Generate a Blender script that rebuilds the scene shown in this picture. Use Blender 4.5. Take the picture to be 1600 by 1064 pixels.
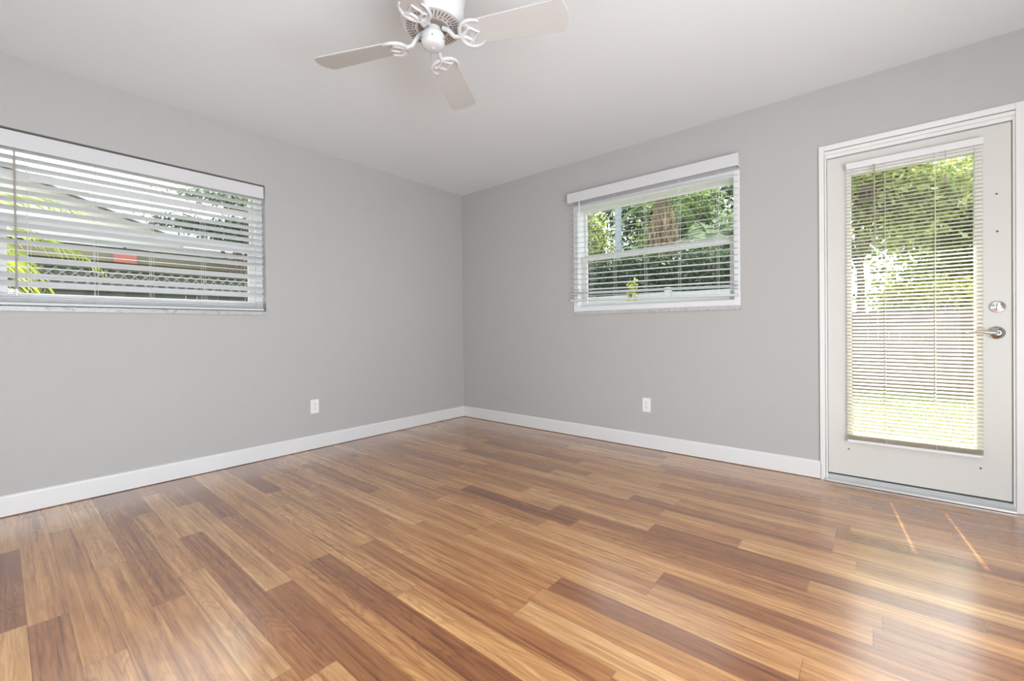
import bpy, math, random
import numpy as np
from mathutils import Vector, Matrix
random.seed(7); rng = np.random.default_rng(11)
PI = math.pi
for o in list(bpy.data.objects): bpy.data.objects.remove(o)
SC = bpy.context.scene; COL = SC.collection

# ------------------------------------------------------------------ camera
cam_d = bpy.data.cameras.new('camera'); cam = bpy.data.objects.new('camera', cam_d); COL.objects.link(cam)
cam_d.sensor_width = 36; cam_d.sensor_fit = 'HORIZONTAL'
cam_d.lens = 675.857/1600*36; cam_d.shift_y = -13.8/1600; cam_d.clip_start = .05; cam_d.clip_end = 300
PITCH, ROLL, YAW = -0.006, -0.010, 0.6998
fw = Vector((-math.sin(YAW)*math.cos(PITCH), math.cos(YAW)*math.cos(PITCH), math.sin(PITCH)))
rt = fw.cross(Vector((0, 0, 1))).normalized(); up = rt.cross(fw)
r2 = rt*math.cos(ROLL)+up*math.sin(ROLL); u2 = -rt*math.sin(ROLL)+up*math.cos(ROLL)
M = Matrix((r2, u2, -fw)).transposed().to_4x4(); M.translation = Vector((3.5933, -3.4033, .9832))
cam.matrix_world = M; SC.camera = cam
SC.view_settings.view_transform = 'Standard'; SC.view_settings.look = 'None'
SC.view_settings.exposure = 0.0; SC.view_settings.gamma = 1.0; SC.view_settings.use_curve_mapping = False

# ------------------------------------------------------------------ sky, sun, large lights
w = bpy.data.worlds.new('sky'); SC.world = w; w.use_nodes = True
wn = w.node_tree; wn.nodes.clear()
wo = wn.nodes.new('ShaderNodeOutputWorld'); bg = wn.nodes.new('ShaderNodeBackground')
wt = wn.nodes.new('ShaderNodeTexCoord'); wnz = wn.nodes.new('ShaderNodeTexNoise'); wr = wn.nodes.new('ShaderNodeValToRGB')
wnz.inputs['Scale'].default_value = 2.5; wnz.inputs['Detail'].default_value = 5
wr.color_ramp.elements[0].color = (.62, .80, 1, 1); wr.color_ramp.elements[1].color = (1, 1, 1, 1)
wr.color_ramp.elements[0].position = .35; wr.color_ramp.elements[1].position = .6
wn.links.new(wt.outputs['Generated'], wnz.inputs['Vector']); wn.links.new(wnz.outputs['Fac'], wr.inputs['Fac'])
wn.links.new(wr.outputs['Color'], bg.inputs['Color']); bg.inputs['Strength'].default_value = 4.6
wn.links.new(bg.outputs['Background'], wo.inputs['Surface'])

SUN_EL = math.radians(58)
sd = Vector((.105, -1, 0)).normalized()*math.cos(SUN_EL)+Vector((0, 0, -math.sin(SUN_EL)))
sl = bpy.data.lights.new('sun', 'SUN'); sl.energy = 17.0; sl.angle = math.radians(.53); sl.color = (1, .95, .86)
so = bpy.data.objects.new('sun', sl); COL.objects.link(so); so.rotation_euler = sd.to_track_quat('-Z', 'Y').to_euler(); so.location = (2, 6, 9)

def area(name, loc, target, sx, sy, power, color):
    l = bpy.data.lights.new(name, 'AREA'); l.shape = 'RECTANGLE'; l.size = sx; l.size_y = sy; l.energy = power; l.color = color
    o = bpy.data.objects.new(name, l); COL.objects.link(o); o.location = loc
    o.rotation_euler = (Vector(target)-Vector(loc)).to_track_quat('-Z', 'Y').to_euler(); return o
area('side_fill_light', (4.93, -2.9, 1.0), (0, -2.4, 1.9), 2.6, 1.7, 176, (.88, .94, 1))  # added fill to brighten the room; the side wall has no window
area('rear_fill_light', (2.6, -4.33, 1.0), (2.4, 0, 2.2), 3.6, 1.7, 38, (.88, .94, 1))  # weaker added fill behind the camera, in front of a solid wall

# ------------------------------------------------------------------ node helpers and materials
class NT:
    def __init__(s, name):
        s.m = bpy.data.materials.new(name); s.m.use_nodes = True; s.t = s.m.node_tree; s.t.nodes.clear()
        s.out = s.n('ShaderNodeOutputMaterial')
    def n(s, k, **kw):
        x = s.t.nodes.new(k)
        for a, b in kw.items(): setattr(x, a, b)
        return x
    def l(s, a, b): s.t.links.new(a, b)
    def math(s, op, a, b=None, c=None):
        x = s.n('ShaderNodeMath', operation=op)
        for i, v in enumerate((a, b, c)):
            if v is None: continue
            if isinstance(v, (int, float)): x.inputs[i].default_value = v
            else: s.l(v, x.inputs[i])
        return x.outputs[0]
    def mix(s, f, a, b, mode='MIX'):
        x = s.n('ShaderNodeMix', data_type='RGBA', blend_type=mode)
        for i, v in ((0, f), (6, a), (7, b)):
            if isinstance(v, (int, float)): x.inputs[i].default_value = v
            elif isinstance(v, tuple): x.inputs[i].default_value = (*v, 1)
            else: s.l(v, x.inputs[i])
        return x.outputs[2]
    def ramp(s, f, stops):
        x = s.n('ShaderNodeValToRGB'); e = x.color_ramp.elements
        while len(e) < len(stops): e.new(.5)
        for i, (p, c) in enumerate(stops): e[i].position = p; e[i].color = (*c, 1)
        s.l(f, x.inputs[0]); return x.outputs[0]
    def noise(s, v, scale, detail=2, rough=.5, dist=0):
        x = s.n('ShaderNodeTexNoise'); s.l(v, x.inputs['Vector']); x.inputs['Scale'].default_value = scale
        x.inputs['Detail'].default_value = detail; x.inputs['Roughness'].default_value = rough; x.inputs['Distortion'].default_value = dist
        return x.outputs['Fac']
    def comb(s, x, y, z):
        c = s.n('ShaderNodeCombineXYZ')
        for i, v in enumerate((x, y, z)):
            if isinstance(v, (int, float)): c.inputs[i].default_value = v
            else: s.l(v, c.inputs[i])
        return c.outputs[0]
    def bump(s, h, strength, dist):
        b = s.n('ShaderNodeBump'); b.inputs['Strength'].default_value = strength; b.inputs['Distance'].default_value = dist
        s.l(h, b.inputs['Height']); return b.outputs[0]
    def bsdf(s, color, rough=.5, metal=0, normal=None, spec=.5):
        b = s.n('ShaderNodeBsdfPrincipled')
        if isinstance(color, tuple): b.inputs['Base Color'].default_value = (*color, 1)
        else: s.l(color, b.inputs['Base Color'])
        if isinstance(rough, (int, float)): b.inputs['Roughness'].default_value = rough
        else: s.l(rough, b.inputs['Roughness'])
        b.inputs['Metallic'].default_value = metal; b.inputs['Specular IOR Level'].default_value = spec
        if normal is not None: s.l(normal, b.inputs['Normal'])
        return b
    def done(s, sh): s.l(sh, s.out.inputs['Surface']); return s.m

def simple(name, col, rough=.5, metal=0, var=.04, scale=8, spec=.5):
    t = NT(name); g = t.n('ShaderNodeNewGeometry'); f = t.noise(g.outputs['Position'], scale, 3)
    c = t.mix(f, tuple(max(0, x*(1-var)) for x in col), tuple(min(1, x*(1+var)) for x in col))
    return t.done(t.bsdf(c, rough, metal, spec=spec).outputs[0])

def wall_mat(name, col, amt, big):
    t = NT(name); g = t.n('ShaderNodeNewGeometry'); P = g.outputs['Position']
    n1 = t.noise(P, 38, 4, .6); n2 = t.noise(P, big, 3, .6, .6)
    v = t.n('ShaderNodeTexVoronoi', feature='SMOOTH_F1'); t.l(P, v.inputs['Vector']); v.inputs['Scale'].default_value = 26
    h = t.math('ADD', t.math('MULTIPLY', n1, .5), t.math('MULTIPLY', n2, .9))
    h = t.math('ADD', h, t.math('MULTIPLY', v.outputs['Distance'], .25))
    c = t.mix(t.noise(P, 1.7, 3), tuple(x*.975 for x in col), tuple(x*1.02 for x in col))
    return t.done(t.bsdf(c, .62, normal=t.bump(h, amt, .006), spec=.3).outputs[0])

def floor_mat():
    t = NT('laminate_floor'); g = t.n('ShaderNodeNewGeometry'); s = t.n('ShaderNodeSeparateXYZ'); t.l(g.outputs['Position'], s.inputs[0])
    X, Y = s.outputs[0], s.outputs[1]
    SW, SL = .098, 1.02
    ry = t.math('DIVIDE', t.math('ADD', Y, .02), SW); row = t.math('FLOOR', ry); fy = t.math('SUBTRACT', ry, row)
    def wn1(v, k):
        q = t.n('ShaderNodeTexWhiteNoise', noise_dimensions='3D'); t.l(t.comb(v, k, 3.3), q.inputs['Vector']); return q.outputs['Value']
    off = t.math('MULTIPLY', wn1(row, 1.7), 5.0)
    # lengths differ from board to board: warp the run of every row a little
    wx = t.math('ADD', X, off)
    warp = t.math('MULTIPLY', t.math('SINE', t.math('ADD', t.math('MULTIPLY', wx, 2.1), t.math('MULTIPLY', row, 1.9))), .16)
    rx = t.math('DIVIDE', t.math('ADD', wx, warp), SL); idx = t.math('FLOOR', rx); fx = t.math('SUBTRACT', rx, idx)
    q = t.n('ShaderNodeTexWhiteNoise', noise_dimensions='3D'); t.l(t.comb(row, idx, 0.5), q.inputs['Vector'])
    v = q.outputs['Value']; qs = t.n('ShaderNodeSeparateColor'); t.l(q.outputs['Color'], qs.inputs[0])
    a, b = qs.outputs[0], qs.outputs[1]
    base = t.ramp(v, [(0, (.275, .098, .030)), (.15, (.385, .155, .050)), (.5, (.525, .245, .084)), (.82, (.60, .305, .112)), (1, (.67, .375, .158))])
    # long streaks of grain, then cathedral figure
    sx = t.math('ADD', t.math('MULTIPLY', X, 1.15), t.math('MULTIPLY', v, 53)); sy = t.math('ADD', t.math('MULTIPLY', Y, 44), t.math('MULTIPLY', a, 31))
    st = t.noise(t.comb(sx, sy, t.math('MULTIPLY', b, 9)), 1.0, 5, .62, .7)
    fx2 = t.math('ADD', t.math('MULTIPLY', X, 2.2), t.math('MULTIPLY', a, 29)); fy2 = t.math('ADD', t.math('MULTIPLY', Y, 13), t.math('MULTIPLY', v, 17))
    fld = t.noise(t.comb(fx2, fy2, b), .85, 2, .5, .3)
    rings = t.math('SINE', t.math('MULTIPLY', fld, 95)); rings = t.math('MULTIPLY', t.math('ADD', rings, 1), .5)
    rings = t.math('POWER', rings, 2.2)
    fine = t.noise(t.comb(t.math('MULTIPLY', X, 8), t.math('MULTIPLY', Y, 130), v), 1.0, 2, .6)
    stc = t.ramp(st, [(.30, (.40, .32, .27)), (.36, (.68, .60, .53)), (.43, (.93, .90, .86)), (.56, (1.04, 1.05, 1.05)), (.66, (1.26, 1.34, 1.40))])
    c = t.mix(1.0, base, stc, 'MULTIPLY')
    c = t.mix(t.math('MULTIPLY', rings, t.math('ADD', t.math('MULTIPLY', b, .45), .10)), c, t.mix(1.0, c, (.58, .50, .46), 'MULTIPLY'))
    c = t.mix(1.0, c, t.ramp(fine, [(.3, (.86, .86, .86)), (.7, (1.10, 1.10, 1.10))]), 'MULTIPLY')
    thin = t.noise(t.comb(t.math('ADD', t.math('MULTIPLY', X, 1.6), t.math('MULTIPLY', a, 11)), t.math('ADD', t.math('MULTIPLY', Y, 95), t.math('MULTIPLY', v, 19)), b), 1.0, 3, .6, .4)
    c = t.mix(1.0, c, t.ramp(thin, [(.34, (.74, .67, .62)), (.44, (.95, .93, .92)), (.56, (1, 1, 1)), (.70, (1.10, 1.13, 1.15))]), 'MULTIPLY')
    big = t.noise(t.comb(t.math('MULTIPLY', X, 2.6), t.math('MULTIPLY', Y, 24), t.math('ADD', b, 4)), 1.0, 2, .5)
    c = t.mix(1.0, c, t.ramp(big, [(.30, (.80, .72, .66)), (.55, (1, 1, 1)), (.75, (1.10, 1.12, 1.12))]), 'MULTIPLY')
    # joints: strip edges faint, board edges (every second strip) a little darker
    half = t.math('MULTIPLY', row, .5); brd = t.math('LESS_THAN', t.math('SUBTRACT', half, t.math('FLOOR', half)), .25)
    ey = t.math('LESS_THAN', fy, .018); ex = t.math('LESS_THAN', fx, .0026)
    edge = t.math('MAXIMUM', t.math('MULTIPLY', ey, t.math('ADD', t.math('MULTIPLY', brd, .4), .12)), t.math('MULTIPLY', ex, .4))
    c = t.mix(edge, c, (.10, .05, .025))
    nb = t.bump(t.math('ADD', t.math('MULTIPLY', st, .4), t.math('MULTIPLY', edge, -1)), .06, .002)
    b_ = t.bsdf(c, t.math('ADD', t.math('MULTIPLY', st, .08), .21), 0, nb, .5)
    b_.inputs['Coat Weight'].default_value = .9; b_.inputs['Coat Roughness'].default_value = .22; b_.inputs['Coat IOR'].default_value = 1.62
    return t.done(b_.outputs[0])

def glass_mat():
    t = NT('window_glass'); lw = t.n('ShaderNodeLayerWeight'); lw.inputs['Blend'].default_value = .5
    fac = t.math('ADD', t.math('MULTIPLY', t.math('POWER', lw.outputs['Facing'], 5), .7), .04)
    tr = t.n('ShaderNodeBsdfTransparent'); tr.inputs[0].default_value = (.96, .98, .97, 1)
    gl = t.n('ShaderNodeBsdfGlossy'); gl.inputs['Roughness'].default_value = .01
    mx = t.n('ShaderNodeMixShader'); t.l(fac, mx.inputs[0]); t.l(tr.outputs[0], mx.inputs[1]); t.l(gl.outputs[0], mx.inputs[2])
    return t.done(mx.outputs[0])

def slat_mat(name, col, trans, rough=.4):
    t = NT(name); b = t.bsdf(col, rough, spec=.4); tl = t.n('ShaderNodeBsdfTranslucent'); tl.inputs[0].default_value = (*col, 1)
    mx = t.n('ShaderNodeMixShader'); mx.inputs[0].default_value = trans; t.l(b.outputs[0], mx.inputs[1]); t.l(tl.outputs[0], mx.inputs[2])
    return t.done(mx.outputs[0])

def leaf_mat(name, c0, c1, c2, trans=.45):
    t = NT(name); g = t.n('ShaderNodeNewGeometry')
    c = t.ramp(g.outputs['Random Per Island'], [(0, c0), (.55, c1), (1, c2)])
    b = t.n('ShaderNodeBsdfPrincipled'); t.l(c, b.inputs['Base Color']); b.inputs['Roughness'].default_value = .45
    tl = t.n('ShaderNodeBsdfTranslucent'); t.l(c, tl.inputs[0])
    mx = t.n('ShaderNodeMixShader'); mx.inputs[0].default_value = trans; t.l(b.outputs[0], mx.inputs[1]); t.l(tl.outputs[0], mx.inputs[2])
    return t.done(mx.outputs[0])

def marble_mat():
    t = NT('marble_sill'); g = t.n('ShaderNodeNewGeometry'); P = g.outputs['Position']
    n = t.noise(P, 14, 5, .7, 2.5)
    return t.done(t.bsdf(t.ramp(n, [(.33, (.24, .24, .25)), (.42, (.46, .46, .46)), (.65, (.56, .555, .55))]), .3).outputs[0])

def board_mat(name, c0, c1, axis, wdt, sc=1.0):
    t = NT(name); g = t.n('ShaderNodeNewGeometry'); s = t.n('ShaderNodeSeparateXYZ'); t.l(g.outputs['Position'], s.inputs[0])
    A = s.outputs[axis]; r = t.math('DIVIDE', A, wdt); i = t.math('FLOOR', r)
    q = t.n('ShaderNodeTexWhiteNoise', noise_dimensions='2D'); t.l(t.comb(i, 1.0, 0), q.inputs['Vector'])
    n = t.noise(t.comb(t.math('MULTIPLY', A, 30), 0, s.outputs[2]), 1.4, 4, .6)
    c = t.mix(t.math('ADD', t.math('MULTIPLY', q.outputs['Value'], .55), t.math('MULTIPLY', n, .45)), c0, c1)
    return t.done(t.bsdf(c, .8).outputs[0])

def grass_mat():
    t = NT('lawn_grass'); g = t.n('ShaderNodeNewGeometry'); P = g.outputs['Position']
    n = t.noise(P, 9, 5, .7); m = t.noise(P, 1.1, 3)
    c = t.mix(n, (.04, .06, .012), (.12, .15, .035)); c = t.mix(t.math('MULTIPLY', m, .5), c, (.14, .12, .07))
    return t.done(t.bsdf(c, .9).outputs[0])

W_WALL = wall_mat('grey_wall_paint', (.475, .468, .458), .45, 7)
W_CEIL = wall_mat('white_ceiling_paint', (.79, .83, .85), .30, 5)
M_FLOOR = floor_mat()
M_TRIM = simple('white_trim_paint', (.74, .74, .74), .38, var=.015)
M_CASE = simple('door_frame_paint', (.78, .775, .76), .4, var=.03, scale=5)
M_DOOR = simple('cream_door_paint', (.655, .64, .60), .42, var=.02, scale=3)
M_VINYL = simple('white_vinyl', (.80, .80, .80), .4, var=.01)
M_GLASS = glass_mat()
M_SLATL = slat_mat('white_slat', (.70, .70, .71), .05)
M_SLATM = slat_mat('cream_mini_slat', (.85, .80, .67), .34)
M_CORD = simple('blind_cord', (.74, .72, .68), .8)
M_WAND = simple('tilt_wand_plastic', (.38, .34, .31), .3)
M_WANDT = simple('tan_wand_plastic', (.42, .35, .26), .35)
M_WHITEP = simple('white_plastic', (.84, .84, .83), .35, var=.01)
M_DARK = simple('dark_recess', (.03, .028, .025), .7)
M_SLOT = simple('outlet_slot', (.06, .055, .05), .7)
M_MARBLE = marble_mat()
M_CHROME = simple('satin_nickel', (.62, .61, .59), .22, 1.0)
M_ALU = simple('threshold_aluminium', (.62, .64, .65), .38, .55)
M_FAN = simple('fan_white_enamel', (.62, .625, .625), .35, var=.01)
M_BLADE = simple('fan_blade_white', (.53, .525, .515), .5, var=.015)
M_FANDK = simple('fan_vent_shadow_metal', (.23, .19, .17), .6)
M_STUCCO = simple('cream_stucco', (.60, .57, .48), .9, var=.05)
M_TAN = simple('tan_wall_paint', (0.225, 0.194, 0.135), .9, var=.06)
M_ROOF = simple('grey_shingle', (.24, .215, .19), .9, var=.2, scale=12)
M_EAVE = simple('eave_white', (0.45, 0.45, 0.438), .7)
M_GRASS = grass_mat()
M_CONC = simple('patio_concrete', (0.21, 0.205, 0.195), .85, var=.1)
M_FENCE = board_mat('weathered_fence_boards', (.085, .055, .042), (.15, .105, .085), 0, .14)
M_FENCED = board_mat('dark_fence_boards', (.04, .04, .034), (.085, .08, .065), 1, .14)
M_LATT = simple('grey_lattice', (.19, .185, .165), .8)
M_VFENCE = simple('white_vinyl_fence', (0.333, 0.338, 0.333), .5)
M_BARK = simple('bark', (0.11, 0.08, 0.055), .9, var=.3, scale=20)
M_THATCH = simple('dry_palm_thatch', (0.23, 0.165, 0.1), .9, var=.35, scale=30)
M_POLE = simple('grey_pole', (0.19, 0.21, 0.22), .7, var=.1)
M_RED = simple('red_panel', (.36, .10, .075), .6)
M_SIGN = simple('white_sign', (0.4, 0.42, 0.39), .6)
M_SIGNG = simple('green_sign_mark', (0.06, 0.125, 0.075), .6)
L_LIGHT = leaf_mat('light_green_leaves', (0.124, 0.186, 0.039), (0.294, 0.358, 0.077), (0.513, 0.513, 0.186))
L_MID = leaf_mat('mid_green_leaves', (0.041, 0.082, 0.024), (0.106, 0.179, 0.049), (0.276, 0.341, 0.114))
L_DARK = leaf_mat('dark_green_leaves', (0.018, 0.035, 0.018), (0.042, 0.077, 0.035), (0.112, 0.168, 0.091))
L_PALE = leaf_mat('pale_green_leaves', (0.09, 0.14, 0.07), (0.18, 0.23, 0.14), (0.31, 0.35, 0.26))
L_YEL = leaf_mat('yellow_green_leaves', (0.21, 0.24, 0.015), (0.31, 0.33, 0.03), (0.41, 0.41, 0.11))
L_PALM = leaf_mat('palm_leaflets', (0.17, 0.255, 0.034), (0.374, 0.425, 0.06), (0.663, 0.646, 0.187))

# ------------------------------------------------------------------ mesh builder
class MB:
    def __init__(s): s.v = []; s.f = []
    def add(s, vs, fs, mat=None):
        k = len(s.v)
        s.v += [tuple((mat @ Vector(p)) if mat else p) for p in vs]; s.f += [tuple(i+k for i in q) for q in fs]; return s
    def box(s, x0, x1, y0, y1, z0, z1, mat=None):
        vs = [(x, y, z) for z in (z0, z1) for y in (y0, y1) for x in (x0, x1)]
        return s.add(vs, [(0, 2, 3, 1), (4, 5, 7, 6), (0, 1, 5, 4), (2, 6, 7, 3), (0, 4, 6, 2), (1, 3, 7, 5)], mat)
    def tube(s, pts, r, n=8, mat=None, cap=True):
        P = [Vector(p) for p in pts]; R = r if isinstance(r, (list, tuple)) else [r]*len(P)
        vs = []; prev = None
        for i, p in enumerate(P):
            d = (P[min(i+1, len(P)-1)]-P[max(i-1, 0)]).normalized()
            a = prev if prev else (Vector((0, 0, 1)) if abs(d.z) < .9 else Vector((1, 0, 0)))
            u = (a-d*a.dot(d)).normalized(); q = d.cross(u); prev = u
            vs += [tuple(p+(u*math.cos(2*PI*k/n)+q*math.sin(2*PI*k/n))*R[i]) for k in range(n)]
        fs = [(i*n+k, i*n+(k+1) % n, (i+1)*n+(k+1) % n, (i+1)*n+k) for i in range(len(P)-1) for k in range(n)]
        if cap: fs += [tuple(range(n))[::-1], tuple((len(P)-1)*n+k for k in range(n))]
        return s.add(vs, fs, mat)
    def lathe(s, prof, n=40, mat=None):
        vs = [(r*math.cos(2*PI*k/n), r*math.sin(2*PI*k/n), z) for r, z in prof for k in range(n)]
        fs = [(i*n+k, i*n+(k+1) % n, (i+1)*n+(k+1) % n, (i+1)*n+k) for i in range(len(prof)-1) for k in range(n)]
        if prof[0][0] > 1e-4: fs.append(tuple(range(n))[::-1])
        if prof[-1][0] > 1e-4: fs.append(tuple((len(prof)-1)*n+k for k in range(n)))
        return s.add(vs, fs, mat)
    def prism(s, poly, h0, h1, mat=None):
        n = len(poly); vs = [(x, y, h0) for x, y in poly]+[(x, y, h1) for x, y in poly]
        return s.add(vs, [tuple(range(n))[::-1], tuple(range(n, 2*n))]+[(i, (i+1) % n, n+(i+1) % n, n+i) for i in range(n)], mat)
    def build(s, name, m, parent=None, smooth=False, bevel=0, loc=None, rot=None):
        me = bpy.data.meshes.new(name); me.from_pydata(s.v, [], s.f); me.materials.append(m); me.validate()
        import bmesh
        b = bmesh.new(); b.from_mesh(me)
        bmesh.ops.recalc_face_normals(b, faces=b.faces); b.to_mesh(me); b.free()
        o = bpy.data.objects.new(name, me); COL.objects.link(o)
        if parent: o.parent = parent
        if loc: o.location = loc
        if rot: o.rotation_euler = rot
        if smooth:
            for p in me.polygons: p.use_smooth = True
            try: me.set_sharp_from_angle(angle=math.radians(38))
            except Exception: pass
        if bevel:
            q = o.modifiers.new('bevel', 'BEVEL'); q.width = bevel; q.segments = 2; q.limit_method = 'ANGLE'
        return o
def fast_mesh(name, V, F, m, parent=None):       # numpy arrays, quads
    me = bpy.data.meshes.new(name); nv, nf = len(V), len(F)
    me.vertices.add(nv); me.vertices.foreach_set('co', V.astype(np.float32).ravel())
    me.loops.add(nf*4); me.loops.foreach_set('vertex_index', F.astype(np.int32).ravel())
    me.polygons.add(nf); me.polygons.foreach_set('loop_start', np.arange(0, nf*4, 4, dtype=np.int32))
    try: me.polygons.foreach_set('loop_total', np.full(nf, 4, dtype=np.int32))
    except Exception: pass
    me.update(calc_edges=True); me.validate(); me.materials.append(m)
    o = bpy.data.objects.new(name, me); COL.objects.link(o)
    if parent: o.parent = parent
    return o
def empty(name, loc=(0, 0, 0), rz=0):
    o = bpy.data.objects.new(name, None); o.empty_display_size = .1; COL.objects.link(o); o.location = loc; o.rotation_euler = (0, 0, rz); return o
def tag(o, label=None, cat=None, group=None, kind=None):
    for k, v in (('label', label), ('category', cat), ('group', group), ('kind', kind)):
        if v: o[k] = v
    return o
def struct(o): o['kind'] = 'structure'; return o
def thing(name, label, cat, loc=(0, 0, 0), rz=0, group=None): return tag(empty(name, loc, rz), label, cat, group)

# ------------------------------------------------------------------ room shell
H = 2.5; XR = 5.0; YB = -4.4; T = .2
struct(MB().box(-T, XR+T, YB-T, T, -.12, 0).build('floor', M_FLOOR))
struct(MB().box(-T, XR+T, YB-T, T, H, H+.12).build('ceiling', W_CEIL))
WW, WH = 1.386, .997                                  # both windows are the same unit
LY0 = -3.457; WZ = 1.108                              # left window: from y=LY0, sill height WZ
RX0 = 1.472
b = MB(); b.box(-T, 0, YB-T, LY0, 0, H); b.box(-T, 0, LY0+WW, T, 0, H); b.box(-T, 0, LY0, LY0+WW, 0, WZ); b.box(-T, 0, LY0, LY0+WW, WZ+WH, H)
struct(b.build('wall_left', W_WALL))
DX0, DX1, DZ = 3.343, 4.148, 2.066
b = MB(); b.box(0, RX0, 0, T, 0, H); b.box(RX0+WW, DX0, 0, T, 0, H); b.box(DX1, XR+T, 0, T, 0, H)
b.box(RX0, RX0+WW, 0, T, 0, WZ); b.box(RX0, RX0+WW, 0, T, WZ+WH, H); b.box(DX0, DX1, 0, T, DZ, H)
struct(b.build('wall_right', W_WALL))
struct(MB().box(XR, XR+T, YB-T, 0, 0, H).build('wall_side', W_WALL))
struct(MB().box(0, XR, YB-T, YB, 0, H).build('wall_rear', W_WALL))
HB = .1164; BT = .014
def baseboard(name, a, c, along):
    prof = [(0, .004), (0, HB), (BT*.45, HB), (BT*.85, HB-.006), (BT, HB-.014), (BT, .004)]
    b = MB(); n = len(prof)
    if along == 'x': vs = [(x, -d, z) for x in (a, c) for d, z in prof]
    else: vs = [(d, y, z) for y in (a, c) for d, z in prof]
    b.add(vs, [tuple(range(n)), tuple(range(n, 2*n))[::-1]]+[(i, n+i, n+(i+1) % n, (i+1) % n) for i in range(n)])
    return struct(b.build(name, M_TRIM, bevel=.0015))
baseboard('baseboard_left', YB, -BT, 'y'); baseboard('baseboard_right', 0, 3.322, 'x'); baseboard('baseboard_side', 4.182, XR, 'x')

# ------------------------------------------------------------------ windows (single hung), local x along the wall, y outwards, z up
def window(name, loc, rz, front):
    r = struct(empty(name, loc, rz)); fwd = .045; y1 = .185
    b = MB(); b.box(0, fwd, front, y1, .028, WH); b.box(WW-fwd, WW, front, y1, .028, WH); b.box(fwd, WW-fwd, front, y1, WH-.045, WH); b.box(fwd, WW-fwd, front, y1, .028, .072)
    b.build('window_frame', M_VINYL, r, bevel=.002)
    def sash(nm, x0, x1, z0, z1, y0, yy, st, rt, rb):
        b = MB(); b.box(x0, x0+st, y0, yy, z0, z1); b.box(x1-st, x1, y0, yy, z0, z1); b.box(x0+st, x1-st, y0, yy, z1-rt, z1); b.box(x0+st, x1-st, y0, yy, z0, z0+rb)
        s_ = b.build(nm, M_VINYL, r, bevel=.002); ym = (y0+yy)/2
        MB().box(x0+st, x1-st, ym-.002, ym+.002, z0+rb, z1-rt).build('glass_pane', M_GLASS, s_)
    zm = .505
    sash('upper_sash', fwd, WW-fwd, zm, WH-.045, .130, .160, .016, .012, .045)
    sash('lower_sash', fwd, WW-fwd, .062, zm+.022, .085, .112, .045, .035, .045)
    MB().box(WW/2-.03, WW/2+.03, .074, .085, zm, zm+.016).build('sash_lock', M_VINYL, r, bevel=.003)
    MB().box(.0, WW, -.012, .075, 0, .028).build('window_sill', M_MARBLE, r, bevel=.002)
    return r
window('window_1', (0, LY0, WZ), PI/2, .066)
window('window_2', (RX0, 0, WZ), 0, .004)

# ------------------------------------------------------------------ two inch blinds
def curved_slat(b, x0, x1, yc, zc, wd, tilt, th, camber=.0022, cuts=None, n=4, sag=0):
    # tilt > 0: the edge towards the glass is the higher one
    for (a, c) in (cuts or [(x0, x1)]):
        top = []; bot = []
        for i in range(n+1):
            u = (i/n-.5)*wd; h = camber*(1-(2*i/n-1)**2)
            y = yc+u*math.cos(tilt)-h*math.sin(tilt); z = zc+u*math.sin(tilt)+h*math.cos(tilt)
            top.append((y, z+th/2)); bot.append((y, z-th/2))
        pr = top+bot[::-1]; k = len(pr)
        b.add([(x, y, z+sag*(x-x0)) for x in (a, c) for y, z in pr],
              [tuple(range(k)), tuple(range(k, 2*k))[::-1]]+[(i, k+i, k+(i+1) % k, (i+1) % k) for i in range(k)])
def big_blind(label, loc, rz, x0, x1, zs, tilts, yc, cords, rail_z, sag, valance, wand_x, wand_z, wandm):
    r = thing('window_blind', label, 'blind', loc, rz)
    valance(r)
    s_ = MB()
    for z, t in zip(zs, tilts): curved_slat(s_, x0, x1, yc, z, .0495, t, .0026, sag=sag)
    s_.build('slats', M_SLATL, r)
    b = MB(); b.box(x0, x1, yc-.025, yc+.025, rail_z-.008, rail_z+.008)
    for v in range(8):
        i = v; x, y, z = b.v[i]; b.v[i] = (x, y, z+sag*(x-x0))
    b.build('bottom_rail', M_SLATL, r, bevel=.003)
    ztop = zs[0]+.03
    for cx in cords:
        dz = sag*(cx-x0)
        b = MB(); 
        for yy in (yc-.026, yc+.026): b.tube([(cx, yy, rail_z+dz+.005), (cx, yy, ztop)], .0009, 5)
        b.tube([(cx+.012, yc-.0255, rail_z+dz+.005), (cx+.012, yc-.0265, ztop)], .0008, 5)
        b.build('ladder_cord', M_CORD, r)
    b = MB(); b.tube([(wand_x, yc-.034, wand_z[1]), (wand_x+.002, yc-.036, wand_z[0])], .0042, 8)
    w_ = b.build('tilt_wand', wandm, r, smooth=True)
    MB().lathe([(.0045, 0), (.0075, .004), (.008, .03), (.005, .036)], 12, Matrix.Translation((wand_x+.002, yc-.036, wand_z[0]-.034))).build('wand_tip', M_WHITEP, w_, smooth=True)
    return r
# left window blind: hung inside the recess, slats leaning up to the glass
PIT = .0462
def val_in(r):
    b = MB(); b.box(.012, WW-.008, .002, .010, .893, .984); v_ = b.build('valance', M_SLATL, r, bevel=.002)
    MB().box(.014, WW-.012, .016, .064, .945, .985).build('headrail', M_WHITEP, r)
zs = []; z = .893
while z > .115: zs.append(z); z -= PIT
n_ = len(zs); tl = [.74+random.uniform(-.03, .03) for i in range(n_)]; tl[3] = 1.25
for k, t in ((n_-5, .12), (n_-3, .10)): tl[k] = t
zs += [.098, .077, .060]; tl += [.12, .05, .02]
big_blind('white two inch slat blind hung inside the wide window recess of the left wall', (0, LY0, WZ), PI/2,
          .012, WW-.010, zs, tl, .036, [.165, .435, .70, .985, 1.262], .042, 0, val_in, .120, (.12, .875), M_WAND)
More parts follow.
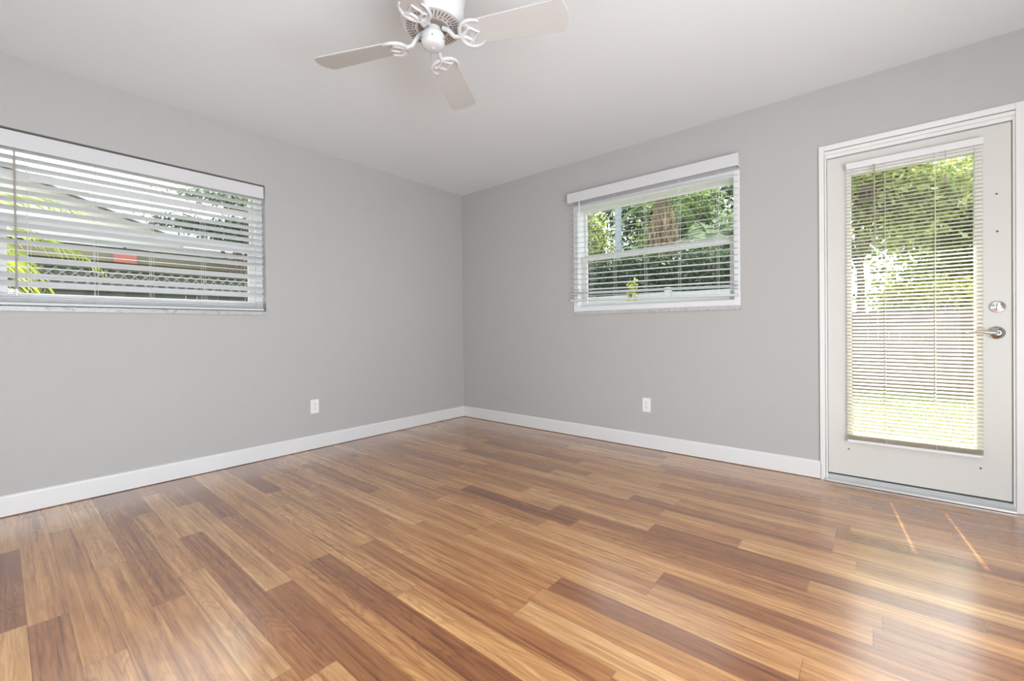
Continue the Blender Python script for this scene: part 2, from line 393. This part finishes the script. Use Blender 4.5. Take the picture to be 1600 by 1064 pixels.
# right window blind: hung in front of the wall under a boxed valance
def val_out(r):
    b = MB(); b.box(-.02, WW+.004, -.068, -.058, 1.005, 1.092); b.box(-.02, -.010, -.058, -.001, 1.005, 1.092); b.box(WW-.006, WW+.004, -.058, -.001, 1.005, 1.092)
    b.build('valance', M_SLATL, r, bevel=.002)
    MB().box(-.006, WW-.010, -.046, -.012, 1.022, 1.06).build('headrail', M_WHITEP, r, bevel=.002)
zs = []; z = .975
while z > .215: zs.append(z); z -= .0470
tl = [.27+random.uniform(-.012, .012) for _ in zs]
zs += [zs[-1]-.030, zs[-1]-.055]; tl += [.42, .05]
big_blind('white slat blind under a boxed valance, hanging in front of the window beside the door', (RX0, 0, WZ), 0,
          -.004, WW-.012, zs, tl, -.030, [.205, .43, .70, .97, 1.245], .128, -.020, val_out, .105, (.235, 1.01), M_WHITEP)

# ------------------------------------------------------------------ exterior door
FY = .012                                                 # face of the slab
tr = MB()
tr.box(3.315, DX0+.001, -.014, .0, 0, 2.126); tr.box(DX1-.001, 4.178, -.014, 0, 0, 2.126); tr.box(DX0, DX1, -.014, 0, 2.092, 2.126); tr.box(DX0, DX1, -.010, 0, 2.066, 2.088)
struct(tr.build('trim_1', M_CASE, bevel=.003))
door = struct(empty('door_1', (DX0, FY, 0)))
b = MB(); b.box(0, .012, -FY-.004, .16, 0, 2.066); b.box(.796, .805, -FY-.004, .16, 0, 2.066); b.box(.012, .796, -FY-.004, .16, 2.044, 2.066)
b.box(.003, .012, -FY-.016, -FY-.004, 0, 2.06); b.build('door_jamb', M_CASE, door, bevel=.002)
GX0, GX1, GZ0, GZ1 = .134, .660, .318, 1.915
b = MB(); b.box(.014, GX0, 0, .044, .05, 2.040); b.box(GX1, .794, 0, .044, .05, 2.040); b.box(GX0, GX1, 0, .044, .05, GZ0); b.box(GX0, GX1, 0, .044, GZ1, 2.040)
slab = b.build('door_slab', M_DOOR, door)
b = MB()
LX0, LX1, LZ0, LZ1 = .109, .689, .292, 1.955
for (a, c, e, f_) in ((LX0, GX0, LZ0, LZ1), (GX1, LX1, LZ0, LZ1), (GX0, GX1, LZ0, GZ0), (GX0, GX1, GZ1, LZ1)): b.box(a, c, -.009, 0.0, e, f_)
b.build('glazing_frame', M_WHITEP, door, bevel=.004)
MB().box(GX0, GX1, .019, .025, GZ0, GZ1).build('glass_pane', M_GLASS, door)
for x, z in ((.741, 1.674), (.743, 1.475), (.116, .213), (.680, .205)):
    MB().lathe([(.0045, 0), (.0045, .003), (0, .0035)], 10, Matrix.Translation((x, 0, z)) @ Matrix.Rotation(PI/2, 4, 'X')).build('screw_hole', M_SLOT, door)
# hardware
def facing(x, z, y=0): return Matrix.Translation((x, y, z)) @ Matrix.Rotation(PI/2, 4, 'X')
db = MB().lathe([(.031, 0), (.031, .006), (.027, .012), (.012, .016), (.012, .020), (0, .021)], 32, facing(.742, 1.076)).build('deadbolt', M_CHROME, door, smooth=True)
MB().box(-.007, .007, -.040, -.018, -.020, .020, Matrix.Translation((.742, 0, 1.076)) @ Matrix.Rotation(.12, 4, 'Y')).build('thumb_turn', M_CHROME, db, bevel=.003)
lv = MB().lathe([(.034, 0), (.034, .005), (.030, .010), (.016, .018), (.013, .040), (.014, .048), (.011, .054), (0, .055)], 32, facing(.738, .938)).build('door_handle', M_CHROME, door, smooth=True)
b = MB(); b.tube([(.738, -.048, .938), (.715, -.052, .939), (.69, -.054, .943), (.66, -.052, .943), (.635, -.048, .938), (.622, -.045, .931)], [.009, .0085, .0075, .007, .0065, .005], 10)
b.build('lever', M_CHROME, lv, smooth=True)
MB().lathe([(.0075, .055), (.0075, .058), (.005, .0585), (.005, .056), (0, .056)], 16, facing(.738, .938)).build('keyway_ring', M_DARK, lv)
# threshold
b = MB(); prof = [(-.030-FY, .002), (-.030-FY, .012), (-.012-FY, .022), (-.004, .042), (.05, .046), (.16, .046), (.16, .002)]
k = len(prof); b.add([(x, y, z) for x in (.0, .805) for y, z in prof], [tuple(range(k)), tuple(range(k, 2*k))[::-1]]+[(i, k+i, k+(i+1) % k, (i+1) % k) for i in range(k)])
b.build('threshold', M_ALU, door, bevel=.001)
MB().box(.013, .795, -.001, .03, .0462, .0505).build('door_sweep', M_SLOT, door)
# small dark label on the outside of the glass
lb = thing('window_label', 'small dark rectangular label with pale gaps stuck high on the door glass', 'label', (DX0+.170, FY+.026, 1.742))
MB().box(0, .086, 0, .0012, 0, .105).build('label_backing', M_TAN, lb)
b = MB()
for x0_, x1_, z0_, z1_ in ((.0, .086, .088, .098), (.0, .034, .046, .066), (.044, .060, .046, .066), (.068, .084, .046, .066), (.0, .034, .020, .036), (.044, .060, .020, .036), (.068, .084, .020, .036)): b.box(x0_, x1_, -.0012, 0, z0_, z1_)
b.build('label_bars', M_DARK, lb)
# mini blind on the door
mbl = thing('mini_blind', 'cream mini blind with narrow slats mounted over the door glass', 'blind', (DX0+LX0, FY-.012, 0))
BW = LX1-LX0-.002
MB().box(.002, BW+.004, -.030, -.001, 1.942, 1.980).build('headrail', M_TRIM, mbl, bevel=.002)
b = MB(); s_x = [.178, .391]; y0 = -.015
# every slat has a small slot where the cord passes
b = MB(); z = 1.925
while z > .318:
    t = .43+.02*math.sin(z*9)+random.uniform(-.01, .01)
    for (u0, u1, cuts) in ((-.01225, -.0085, [(.002, BW)]), (-.0085, .0045, [(.002, s_x[0]-.004), (s_x[0]+.004, s_x[1]-.004), (s_x[1]+.004, BW)]), (.0045, .01225, [(.002, BW)])):
        for a, c in cuts:
            vs = []
            for x in (a, c):
                for u in (u0, u1):
                    h = .0014*(1-(u/.01225)**2)
                    for e in (-.0003, .0003): vs.append((x, y0+u*math.cos(t)-h*math.sin(t), z+u*math.sin(t)+(h+e)*math.cos(t)))
            b.add(vs, [(0, 1, 3, 2), (4, 6, 7, 5), (0, 4, 5, 1), (2, 3, 7, 6), (1, 5, 7, 3), (0, 2, 6, 4)])
    z -= .0213
b.build('slats', M_SLATM, mbl)
MB().box(.002, BW, y0-.011, y0+.011, .264, .282).build('bottom_rail', M_TRIM, mbl, bevel=.003)
b = MB()
for i in range(7): b.box(.002, BW, y0-.0115, y0+.0115, .285+i*.0042, .2862+i*.0042)
b.build('stacked_slats', M_SLATM, mbl)
for cx in s_x:
    b = MB()
    for dy in (-.0125, .0125): b.tube([(cx+.006, y0+dy, .27), (cx+.006, y0+dy, 1.945)], .0012, 5)
    b.build('ladder_cord', M_CORD, mbl)
MB().tube([(.135, -.034, 1.945), (.137, -.036, 1.455)], .0036, 8).build('tilt_wand', M_WANDT, mbl, smooth=True)
b = MB(); b.tube([(.437, -.033, 1.945), (.437, -.034, 1.795)], .0010, 5); b.lathe([(.003, .0), (.008, -.004), (.009, -.036), (.004, -.038)], 10, Matrix.Translation((.437, -.034, 1.800)))
b.build('lift_cord', M_WANDT, mbl)

# ------------------------------------------------------------------ electrical outlets
def outlet(label, loc, rz):
    r = thing('electrical_outlet', label, 'outlet', loc, rz, 'wall outlets low on the grey walls')
    MB().box(-.035, .035, -.006, 0, -.0575, .0575).build('cover_plate', M_WHITEP, r, bevel=.003)
    for s in (-1, 1):
        pts = [(.0165*math.cos(a), .0135*math.sin(a) if abs(math.sin(a)) < .8 else math.copysign(.0125, math.sin(a))) for a in [2*PI*k/20 for k in range(20)]]
        m_ = Matrix.Translation((0, 0, s*.0195)) @ Matrix.Rotation(PI/2, 4, 'X')
        f = MB().prism(pts, .0062, .0078, m_).build('receptacle', M_WHITEP, r)
        b = MB(); b.box(-.0075, -.0052, -.0082, -.0070, s*.0195+.001, s*.0195+.0085); b.box(.0050, .0075, -.0082, -.0070, s*.0195+.0015, s*.0195+.0080)
        b.lathe([(.0026, .0070), (.0026, .0082), (0, .0082)], 10, Matrix.Translation((0, 0, s*.0195-.006)) @ Matrix.Rotation(PI/2, 4, 'X'))
        b.build('socket_slots', M_SLOT, f)
    MB().lathe([(.0028, .006), (.0028, .0075), (0, .008)], 10, Matrix.Rotation(PI/2, 4, 'X')).build('screw', M_CHROME, r)
outlet('white double outlet low on the left wall, left of the corner', (0, -1.707, .354), PI/2)
outlet('white double outlet low on the right wall, below the window beside the door', (2.157, 0, .353), 0)

# ------------------------------------------------------------------ ceiling fan
FC = (2.173, -2.213); FZ = 2.2; FR = .566; BLADE_ANGLES = (25.5, 122.5, 203.3, 297.7)
fan = thing('ceiling_fan', 'white four blade ceiling fan with vented motor housing, no light kit', 'fan', (FC[0], FC[1], FZ))
zt = H-FZ
MB().lathe([(.075, zt-.001), (.080, zt-.02), (.070, zt-.045), (.045, zt-.055)], 40).build('canopy', M_FAN, fan, smooth=True)
MB().lathe([(.05, zt-.05), (.10, zt-.060), (.130, zt-.072), (.138, zt-.085), (.138, zt-.120), (.142, zt-.126), (.132, zt-.150), (.132, zt-.220), (.126, zt-.240), (.120, zt-.249)], 64).build('motor_housing', M_FAN, fan, smooth=True)
# pierced band round the top of the housing
b = MB()
for k in range(72):
    a = 2*PI*k/72; mt = Matrix.Rotation(a, 4, 'Z') @ Matrix.Translation((.1385, 0, zt-.1025)) @ Matrix.Rotation(.5*(1 if k % 2 else -1), 4, 'X')
    b.box(-.001, .0012, -.0022, .0022, -.013, .013, mt)
b.build('pierced_band', M_FANDK, fan)
# bottom vent plate with radial slots
zb = zt-.250
b = MB(); b.lathe([(.060, zb+.004), (.066, zb-.002), (.119, zb+.001), (.123, zb+.008), (.117, zb+.012), (.060, zb+.012)], 64)
b.build('vent_plate', M_FAN, fan, smooth=True)
b = MB()
for k in range(44):
    a = 2*PI*k/44; mt = Matrix.Rotation(a, 4, 'Z'); b.box(.085, .110, -.0026, .0026, zb-.0025, zb-.0008, mt)
for k in range(22):
    a = 2*PI*k/22; mt = Matrix.Rotation(a, 4, 'Z'); b.box(.075, .080, -.0065, .0065, zb-.0035, zb-.0012, mt)
b.build('vent_slots', M_FANDK, fan)
b = MB(); b.lathe([(.062, zb+.002), (.058, zb-.004), (.040, zb-.004)], 40); b.build('motor_hub', M_FANDK, fan)
MB().lathe([(.034, zb), (.036, zb-.022), (.048, zb-.030), (.050, zb-.036), (.048, zb-.068), (.042, zb-.078), (.030, zb-.083), (.008, zb-.084), (.006, zb-.087), (0, zb-.087)], 48).build('switch_housing', M_FAN, fan, smooth=True)
for k in range(6):
    a = 2*PI*k/6+.3; MB().lathe([(.0028, 0), (.0028, .002), (0, .002)], 8, Matrix.Rotation(a, 4, 'Z') @ Matrix.Translation((.050, 0, zb-.058)) @ Matrix.Rotation(PI/2, 4, 'Y')).build('housing_screw', M_FANDK, fan)
b = MB(); b.tube([(-.040, .022, zb-.070), (-.041, .021, zb-.165)], .0012, 6); b.build('pull_chain', M_CHROME, fan)
BZ = zb-.053                                            # height of the blades
def blade_poly():
    r0, r1 = .165, FR; w0, w1 = .056, .071
    return [(r0+.006, -w0+.006), (r0+.02, -w0), (r1-.035, -w1), (r1-.014, -w1+.006), (r1-.008, -w1+.022), (r1, -.03), (r1+.004, 0), (r1, .03), (r1-.008, w1-.022), (r1-.014, w1-.006), (r1-.035, w1), (r0+.02, w0), (r0+.006, w0-.006), (r0, w0-.02), (r0, -w0+.02)]
for k in range(4):
    a = math.radians(BLADE_ANGLES[k])
    R = Matrix.Rotation(a, 4, 'Z') @ Matrix.Translation((0, 0, BZ)) @ Matrix.Rotation(math.radians(-12), 4, 'X')
    bl = MB().prism(blade_poly(), .003, .009, R).build('blade', M_BLADE, fan, bevel=.0015)
    b = MB(); Rz = Matrix.Rotation(a, 4, 'Z')
    b.tube([(.045, 0, zb-.008), (.070, 0, zb-.020), (.098, 0, BZ+.000), (.128, 0, BZ-.004)], [.010, .010, .009, .008], 10, Rz)
    def T_(p): return tuple(R @ Vector(p))
    for s in (-1, 1):
        b.tube([T_((.124, 0, -.001)), T_((.126, s*.018, -.001)), T_((.133, s*.036, -.001)), T_((.147, s*.051, -.001)), T_((.167, s*.060, -.001)), T_((.190, s*.060, 0)), T_((.208, s*.053, .001)), T_((.216, s*.045, .001))], [.0085, .0085, .008, .0075, .007, .006, .005, .003], 8)
        b.tube([T_((.126, 0, -.002)), T_((.142, s*.007, -.002)), T_((.158, s*.020, -.001)), T_((.168, s*.034, -.001)), T_((.164, s*.046, -.001)), T_((.153, s*.044, -.001)), T_((.152, s*.034, -.001))], [.007, .007, .006, .006, .005, .0045, .003], 8)
        b.tube([T_((.165, s*.028, -.001)), T_((.178, s*.024, 0)), T_((.192, s*.010, 0)), T_((.205, 0, .001))], [.005, .005, .0045, .004], 8)
    b.build('blade_arm', M_FAN, bl, smooth=True)

# ------------------------------------------------------------------ outside: eaves, ground, fences, neighbour, plants
G = -.15
struct(MB().box(-40, 40, -40, 40, G-.3, G-.02).build('lawn_ground', M_GRASS))
struct(MB().box(2.6, 5.3, T+.002, 1.5, G-.05, G+.05).build('patio_slab', M_CONC))
b = MB(); b.box(3.08, 6, T, T+.42, 2.42, 2.54); b.box(-.9, 3.08, T, T+1.0, 2.42, 2.54); struct(b.build('roof_eave_right', M_EAVE))  # unseen stretch over the window made deeper to block sun from the floor
struct(MB().box(-T-.42, -T, -6, T+.42, 2.42, 2.54).build('roof_eave_left', M_EAVE))
# grass blades, nobody could count them
def grass_patch(label, x0, x1, y0, y1, n, h):
    P = np.stack([rng.uniform(x0, x1, n), rng.uniform(y0, y1, n), np.full(n, G-.02)], 1)
    a = rng.uniform(0, PI, n); hh = rng.uniform(.4, 1, n)*h; wv = np.stack([np.cos(a), np.sin(a), 0*a], 1)*.004
    ln = np.stack([rng.normal(0, .3, n)*hh, rng.normal(0, .3, n)*hh, hh], 1)
    V = np.empty((n, 4, 3)); V[:, 0] = P-wv; V[:, 1] = P+wv; V[:, 2] = P+ln+wv*.3; V[:, 3] = P+ln-wv*.3
    o = fast_mesh('grass', V.reshape(-1, 3), np.arange(4*n).reshape(-1, 4), L_LIGHT); tag(o, label, 'grass', kind='stuff')
grass_patch('short lawn grass between the door and the wooden fence', 1.8, 6.2, 1.5, 6.3, 16000, .05)
# wooden fence straight out from the door
fe = thing('wooden_fence', 'weathered brown board fence at the far side of the lawn', 'fence', (0, 6.5, G))
b = MB(); x = -1.0
while x < 9:
    hh = 1.38+random.uniform(-.012, .012); b.prism([(x, 0), (x+.1385, 0), (x+.1385, hh-.03), (x+.118, hh), (x+.020, hh), (x, hh-.03)], -.010, .010, Matrix.Rotation(PI/2, 4, 'X')); x += .14
b.build('fence_boards', M_FENCE, fe)
b = MB(); b.box(-1, 9, .012, .05, .25, .34); b.box(-1, 9, .012, .05, 1.05, 1.14); b.build('fence_rails', M_FENCE, fe)
# white vinyl fence seen low through the right window
fe = thing('vinyl_fence', 'white vinyl fence below the dark hedge outside the right window', 'fence', (0, 5.55, G))
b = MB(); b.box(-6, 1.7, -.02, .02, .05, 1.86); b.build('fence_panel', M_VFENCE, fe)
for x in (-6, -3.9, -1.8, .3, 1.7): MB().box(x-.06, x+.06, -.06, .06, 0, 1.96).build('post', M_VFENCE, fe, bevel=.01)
# dark fence with lattice top outside the left window
fe = thing('lattice_fence', 'dark board fence with a lattice top outside the left window', 'fence', (-4.5, 0, G))
b = MB(); y = -7.0
while y < 3.5: b.box(-.01, .01, y, y+.134, 0, 2.0); y += .14
b.build('fence_boards', M_FENCED, fe)
b = MB(); y = -7.0
while y < 3.5:
    b.box(.012, .020, -.009, .009, -.2, .2, Matrix.Translation((0, y, 1.87)) @ Matrix.Rotation(PI/4, 4, 'X'))
    b.box(.021, .029, -.009, .009, -.2, .2, Matrix.Translation((0, y, 1.87)) @ Matrix.Rotation(-PI/4, 4, 'X')); y += .12
b.build('lattice', M_LATT, fe)
b = MB(); b.box(-.02, .035, -7, 3.5, 1.70, 1.74); b.box(-.02, .035, -7, 3.5, 2.0, 2.04); b.build('fence_rails', M_FENCED, fe)
# neighbour's house
hs = thing('neighbor_house', 'cream house with a low gable roof and a white fascia beyond the dark fence', 'house', (-7.5, 0, G))
YZ = Matrix(((0, 0, 1, 0), (1, 0, 0, 0), (0, 1, 0, 0), (0, 0, 0, 1)))
def rk(y, o=0): return 3.03+.15-.37*(y+1.37)+o
ye = -.95
MB().prism([(-13, 0), (ye, 0), (ye, rk(ye)), (-6.2, rk(-6.2)), (-11.45, rk(ye)), (-13, 2.3)], -6, 0, YZ).build('wall', M_STUCCO, hs)
b = MB(); b.prism([(-6.2, rk(-6.2, .01)), (ye+.15, rk(ye+.15, .01)), (ye+.15, rk(ye+.15, .10)), (-6.2, rk(-6.2, .10))], -6.4, .30, YZ)
b.prism([(-6.2, rk(-6.2, .01)), (-6.2, rk(-6.2, .10)), (-12, rk(-.4, .10)), (-12, rk(-.4, .01))], -6.4, .30, YZ); b.build('roof', M_ROOF, hs)
MB().prism([(-6.2, rk(-6.2, -.03)), (ye+.18, rk(ye+.18, -.03)), (ye+.18, rk(ye+.18, .12)), (-6.2, rk(-6.2, .12))], .30, .33, YZ).build('rake_board', M_EAVE, hs)
MB().box(-5, .95, -8, 2.6, 2.66, 2.74).build('porch_roof', M_ROOF, hs); MB().box(.95, .98, -8, 2.62, 2.62, 2.76).build('fascia', M_EAVE, hs)
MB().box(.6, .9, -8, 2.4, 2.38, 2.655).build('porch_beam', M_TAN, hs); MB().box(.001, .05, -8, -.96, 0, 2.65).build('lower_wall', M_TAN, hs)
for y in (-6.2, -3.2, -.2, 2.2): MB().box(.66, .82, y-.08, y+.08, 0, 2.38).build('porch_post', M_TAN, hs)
sg = thing('hanging_sign', 'small red panel under a white strip with green marks, outside the left window', 'sign', (-6.4, -1.95, 2.20), .2)
MB().box(0, .02, -.18, .14, 0, .20).build('red_panel', M_RED, sg); MB().box(0, .02, -.18, .24, .27, .34).build('white_strip', M_SIGN, sg)
MB().box(.021, .024, -.14, .12, .29, .31).build('green_marks', M_SIGNG, sg); MB().box(0, .02, -.04, -.01, .20, .27).build('hanger', M_DARK, sg)
MB().tube([(.01, -.02, -2.35), (.01, -.02, 0)], .02, 8).build('post', M_DARK, sg)

def leaves(n, c, rad, size, clusters=26, droop=0.0, tight=.30):
    c = np.array(c); rad = np.array(rad)
    d = rng.normal(size=(clusters, 3)); d /= np.linalg.norm(d, axis=1)[:, None]
    cc = d*(rng.uniform(.25, 1, clusters)**.5)[:, None]*.82
    k = rng.integers(0, clusters, n); P = (cc[k]+rng.normal(0, tight*.6, (n, 3)))*rad+c
    u = rng.normal(size=(n, 3)); u /= np.linalg.norm(u, axis=1)[:, None]; v = np.cross(u, rng.normal(size=(n, 3))); v /= np.linalg.norm(v, axis=1)[:, None]
    u[:, 2] -= droop; s = rng.uniform(.6, 1.3, n)[:, None]*size
    V = np.empty((n, 4, 3)); V[:, 0] = P-u*s; V[:, 1] = P+v*s*.42; V[:, 2] = P+u*s; V[:, 3] = P-v*s*.42
    return V.reshape(-1, 3), np.arange(4*n).reshape(-1, 4)
def tree(name, label, cat, x, y, h, rad, n, size, m, trunk=.09, group=None, droop=0., clusters=26):
    t = thing(name, label, cat, (x, y, G), 0, group)
    V, F = leaves(n, (0, 0, h), rad, size, clusters, droop); fast_mesh('crown', V, F, m, t)
    b = MB(); b.tube([(0, 0, 0), (.04, .02, h*.5), (-.03, 0, h)], [trunk, trunk*.8, trunk*.4], 9)
    for k in range(5):
        a = k*1.3+x; b.tube([(.0, 0, h*.6), (rad[0]*.35*math.cos(a), rad[1]*.35*math.sin(a), h+rad[2]*.2), (rad[0]*.7*math.cos(a), rad[1]*.7*math.sin(a), h+rad[2]*.5)], [trunk*.45, trunk*.3, trunk*.1], 6)
    b.build('trunk', M_BARK, t, smooth=True); return t
def shrub(label, x, y, h, rad, n, size, m, clusters=16):
    t = thing('garden_shrub', label, 'shrub', (x, y, G)); V, F = leaves(n, (0, 0, h), rad, size, clusters); fast_mesh('foliage', V, F, m, t)
    MB().tube([(0, 0, 0), (0, 0, h)], [.03, .015], 7).build('stem', M_BARK, t); return t
# behind the wooden fence (door view)
tree('leafy_tree', 'light green tree behind the wooden fence, high at the left of the door glass', 'tree', 3.3, 8.9, 3.95, (1.7, .6, 1.25), 10000, .085, L_LIGHT)
tree('leafy_tree', 'full green tree behind the wooden fence, right side of the door glass', 'tree', 6.2, 9.9, 2.9, (2.0, .6, 2.1), 12000, .085, L_MID)
tree('leafy_tree', 'far green tree filling the gap behind the two trees in the door glass', 'tree', 5.9, 12.0, 3.3, (3.0, .9, 2.3), 14000, .12, L_LIGHT)
shrub('bright yellow-green shrub rising just above the wooden fence', 4.5, 7.2, 1.35, (1.5, .4, .55), 4500, .055, L_YEL)
shrub('green shrub above the fence at the right side of the door glass', 6.9, 7.3, 1.5, (.9, .4, .8), 3000, .055, L_LIGHT)
# right window view
tree('leafy_tree', 'bright green tree at the left edge of the right window', 'tree', -3.2, 7.6, 3.3, (1.1, .6, 1.8), 13000, .065, L_LIGHT)
tree('leafy_tree', 'dark green tree in the middle of the right window', 'tree', -1.5, 11.0, 3.9, (2.0, .7, 2.6), 13000, .075, L_MID)
tree('leafy_tree', 'pale silvery green tree at the right edge of the right window', 'tree', 1.55, 8.2, 2.9, (1.1, .7, 1.45), 9000, .06, L_PALE)
tree('leafy_tree', 'tall dark tree far behind the others in the right window', 'tree', -3.1, 13.4, 4.0, (4.4, .9, 3.6), 26000, .13, L_DARK)
shrub('dark hedge filling the lower pane of the right window', -.7, 6.4, 2.25, (4.3, .35, .72), 20000, .055, L_DARK, 90)
shrub('small yellow-green plant in the middle of the lower right window pane', -.20, 5.0, 1.70, (.15, .12, .52), 420, .045, L_YEL, 8)
shrub('yellow sprigs at the left of the lower right window pane', -1.55, 5.0, 1.85, (.26, .12, .42), 260, .04, L_YEL, 8)
po = thing('utility_pole', 'grey pole standing behind the right window among the trees', 'pole', (-1.67, 7.3, G))
MB().lathe([(.10, 0), (.085, 5.2)], 16).build('shaft', M_POLE, po, smooth=True); MB().box(-.12, .12, -.03, .03, 4.9, 5.0).build('bracket', M_POLE, po)
# palms
def frond(L, az, el0, curl, nl, ll, wid, m, parent, sag=.5):
    b = []; pts = []; el = el0; p = np.array([0., 0, 0]); n = 18
    for i in range(n+1):
        pts.append(p.copy()); p = p+L/n*np.array([math.cos(az)*math.cos(el), math.sin(az)*math.cos(el), math.sin(el)]); el -= curl/n
    pts = np.array(pts); side = np.array([-math.sin(az), math.cos(az), 0.])
    V = []; 
    for i in range(nl):
        f = .14+.86*i/nl; q = f*n; j = min(int(q), n-1); c = pts[j]+(pts[j+1]-pts[j])*(q-j); d = pts[j+1]-pts[j]; d /= np.linalg.norm(d)
        l_ = ll*math.sin(PI*min(1, .18+.80*f))*random.uniform(.85, 1.1)
        for s in (-1, 1):
            dr = d*.62+side*s*.75+np.array([0, 0, -sag*random.uniform(.5, 1)]); dr /= np.linalg.norm(dr)
            wv = np.cross(dr, side*s); wv = wv/np.linalg.norm(wv)*wid*.35+d*wid*.6
            V += [c-wv*.4, c+wv*.4, c+dr*l_*.6+wv*.5+np.array([0, 0, -.03*l_]), c+dr*l_+np.array([0, 0, -.16*l_])]
    V = np.array(V); o = fast_mesh('frond', V, np.arange(len(V)).reshape(-1, 4), m, parent)
    return pts
def palm(label, x, y, h, nf, L, m, ll, wid, trunk, el=(.2, 1.1), curl=1.7, az0=0, skirt=0, nl=34):
    t = thing('palm_tree', label, 'palm', (x, y, G)); top = empty('crown', (0, 0, h)); top.parent = t
    for k in range(nf):
        az = az0+2*PI*k/nf*1.0+random.uniform(-.2, .2)
        pts = frond(L*random.uniform(.85, 1.1), az, random.uniform(*el), curl*random.uniform(.8, 1.1), nl, ll, wid, m, top)
        
    b = MB(); b.tube([(0, 0, 0), (.05, 0, h*.5), (0, 0, h+.05)], [trunk*1.2, trunk, trunk*.8], 12); b.build('trunk', M_BARK, t, smooth=True)
    if skirt:
        V, F = leaves(2600, (0, 0, h-skirt*.5), (.42, .42, skirt*.6), .075, 22, droop=2.5); fast_mesh('dry_skirt', V, F, M_THATCH, t)
    return t
palm('low yellow-green palm with arching fronds close outside the left window', -1.9, -3.85, 1.95, 18, 1.35, L_PALM, .30, .011, .06, el=(.0, 1.0), curl=1.8, az0=.3, nl=26)
palm('tall palm with a shaggy dry brown skirt seen in the middle of the right window', -1.12, 8.9, 4.74, 11, 1.9, L_MID, .5, .03, .16, skirt=2.2)
palm('pale fan of palm fronds at the right of the right window', .61, 7.4, 3.1, 8, .85, L_PALE, .40, .012, .08, el=(.3, 1.3), curl=1.2, nl=30)
# left window trees
tree('leafy_tree', 'dark green tree beyond the lattice fence at the right of the left window', 'tree', -5.6, -.45, 3.02, (.35, 1.25, .36), 6500, .040, L_DARK)
tree('leafy_tree', 'yellow-green treetop high at the right of the left window', 'tree', -5.75, -.15, 3.60, (.35, 1.3, .26), 3800, .040, L_PALE)
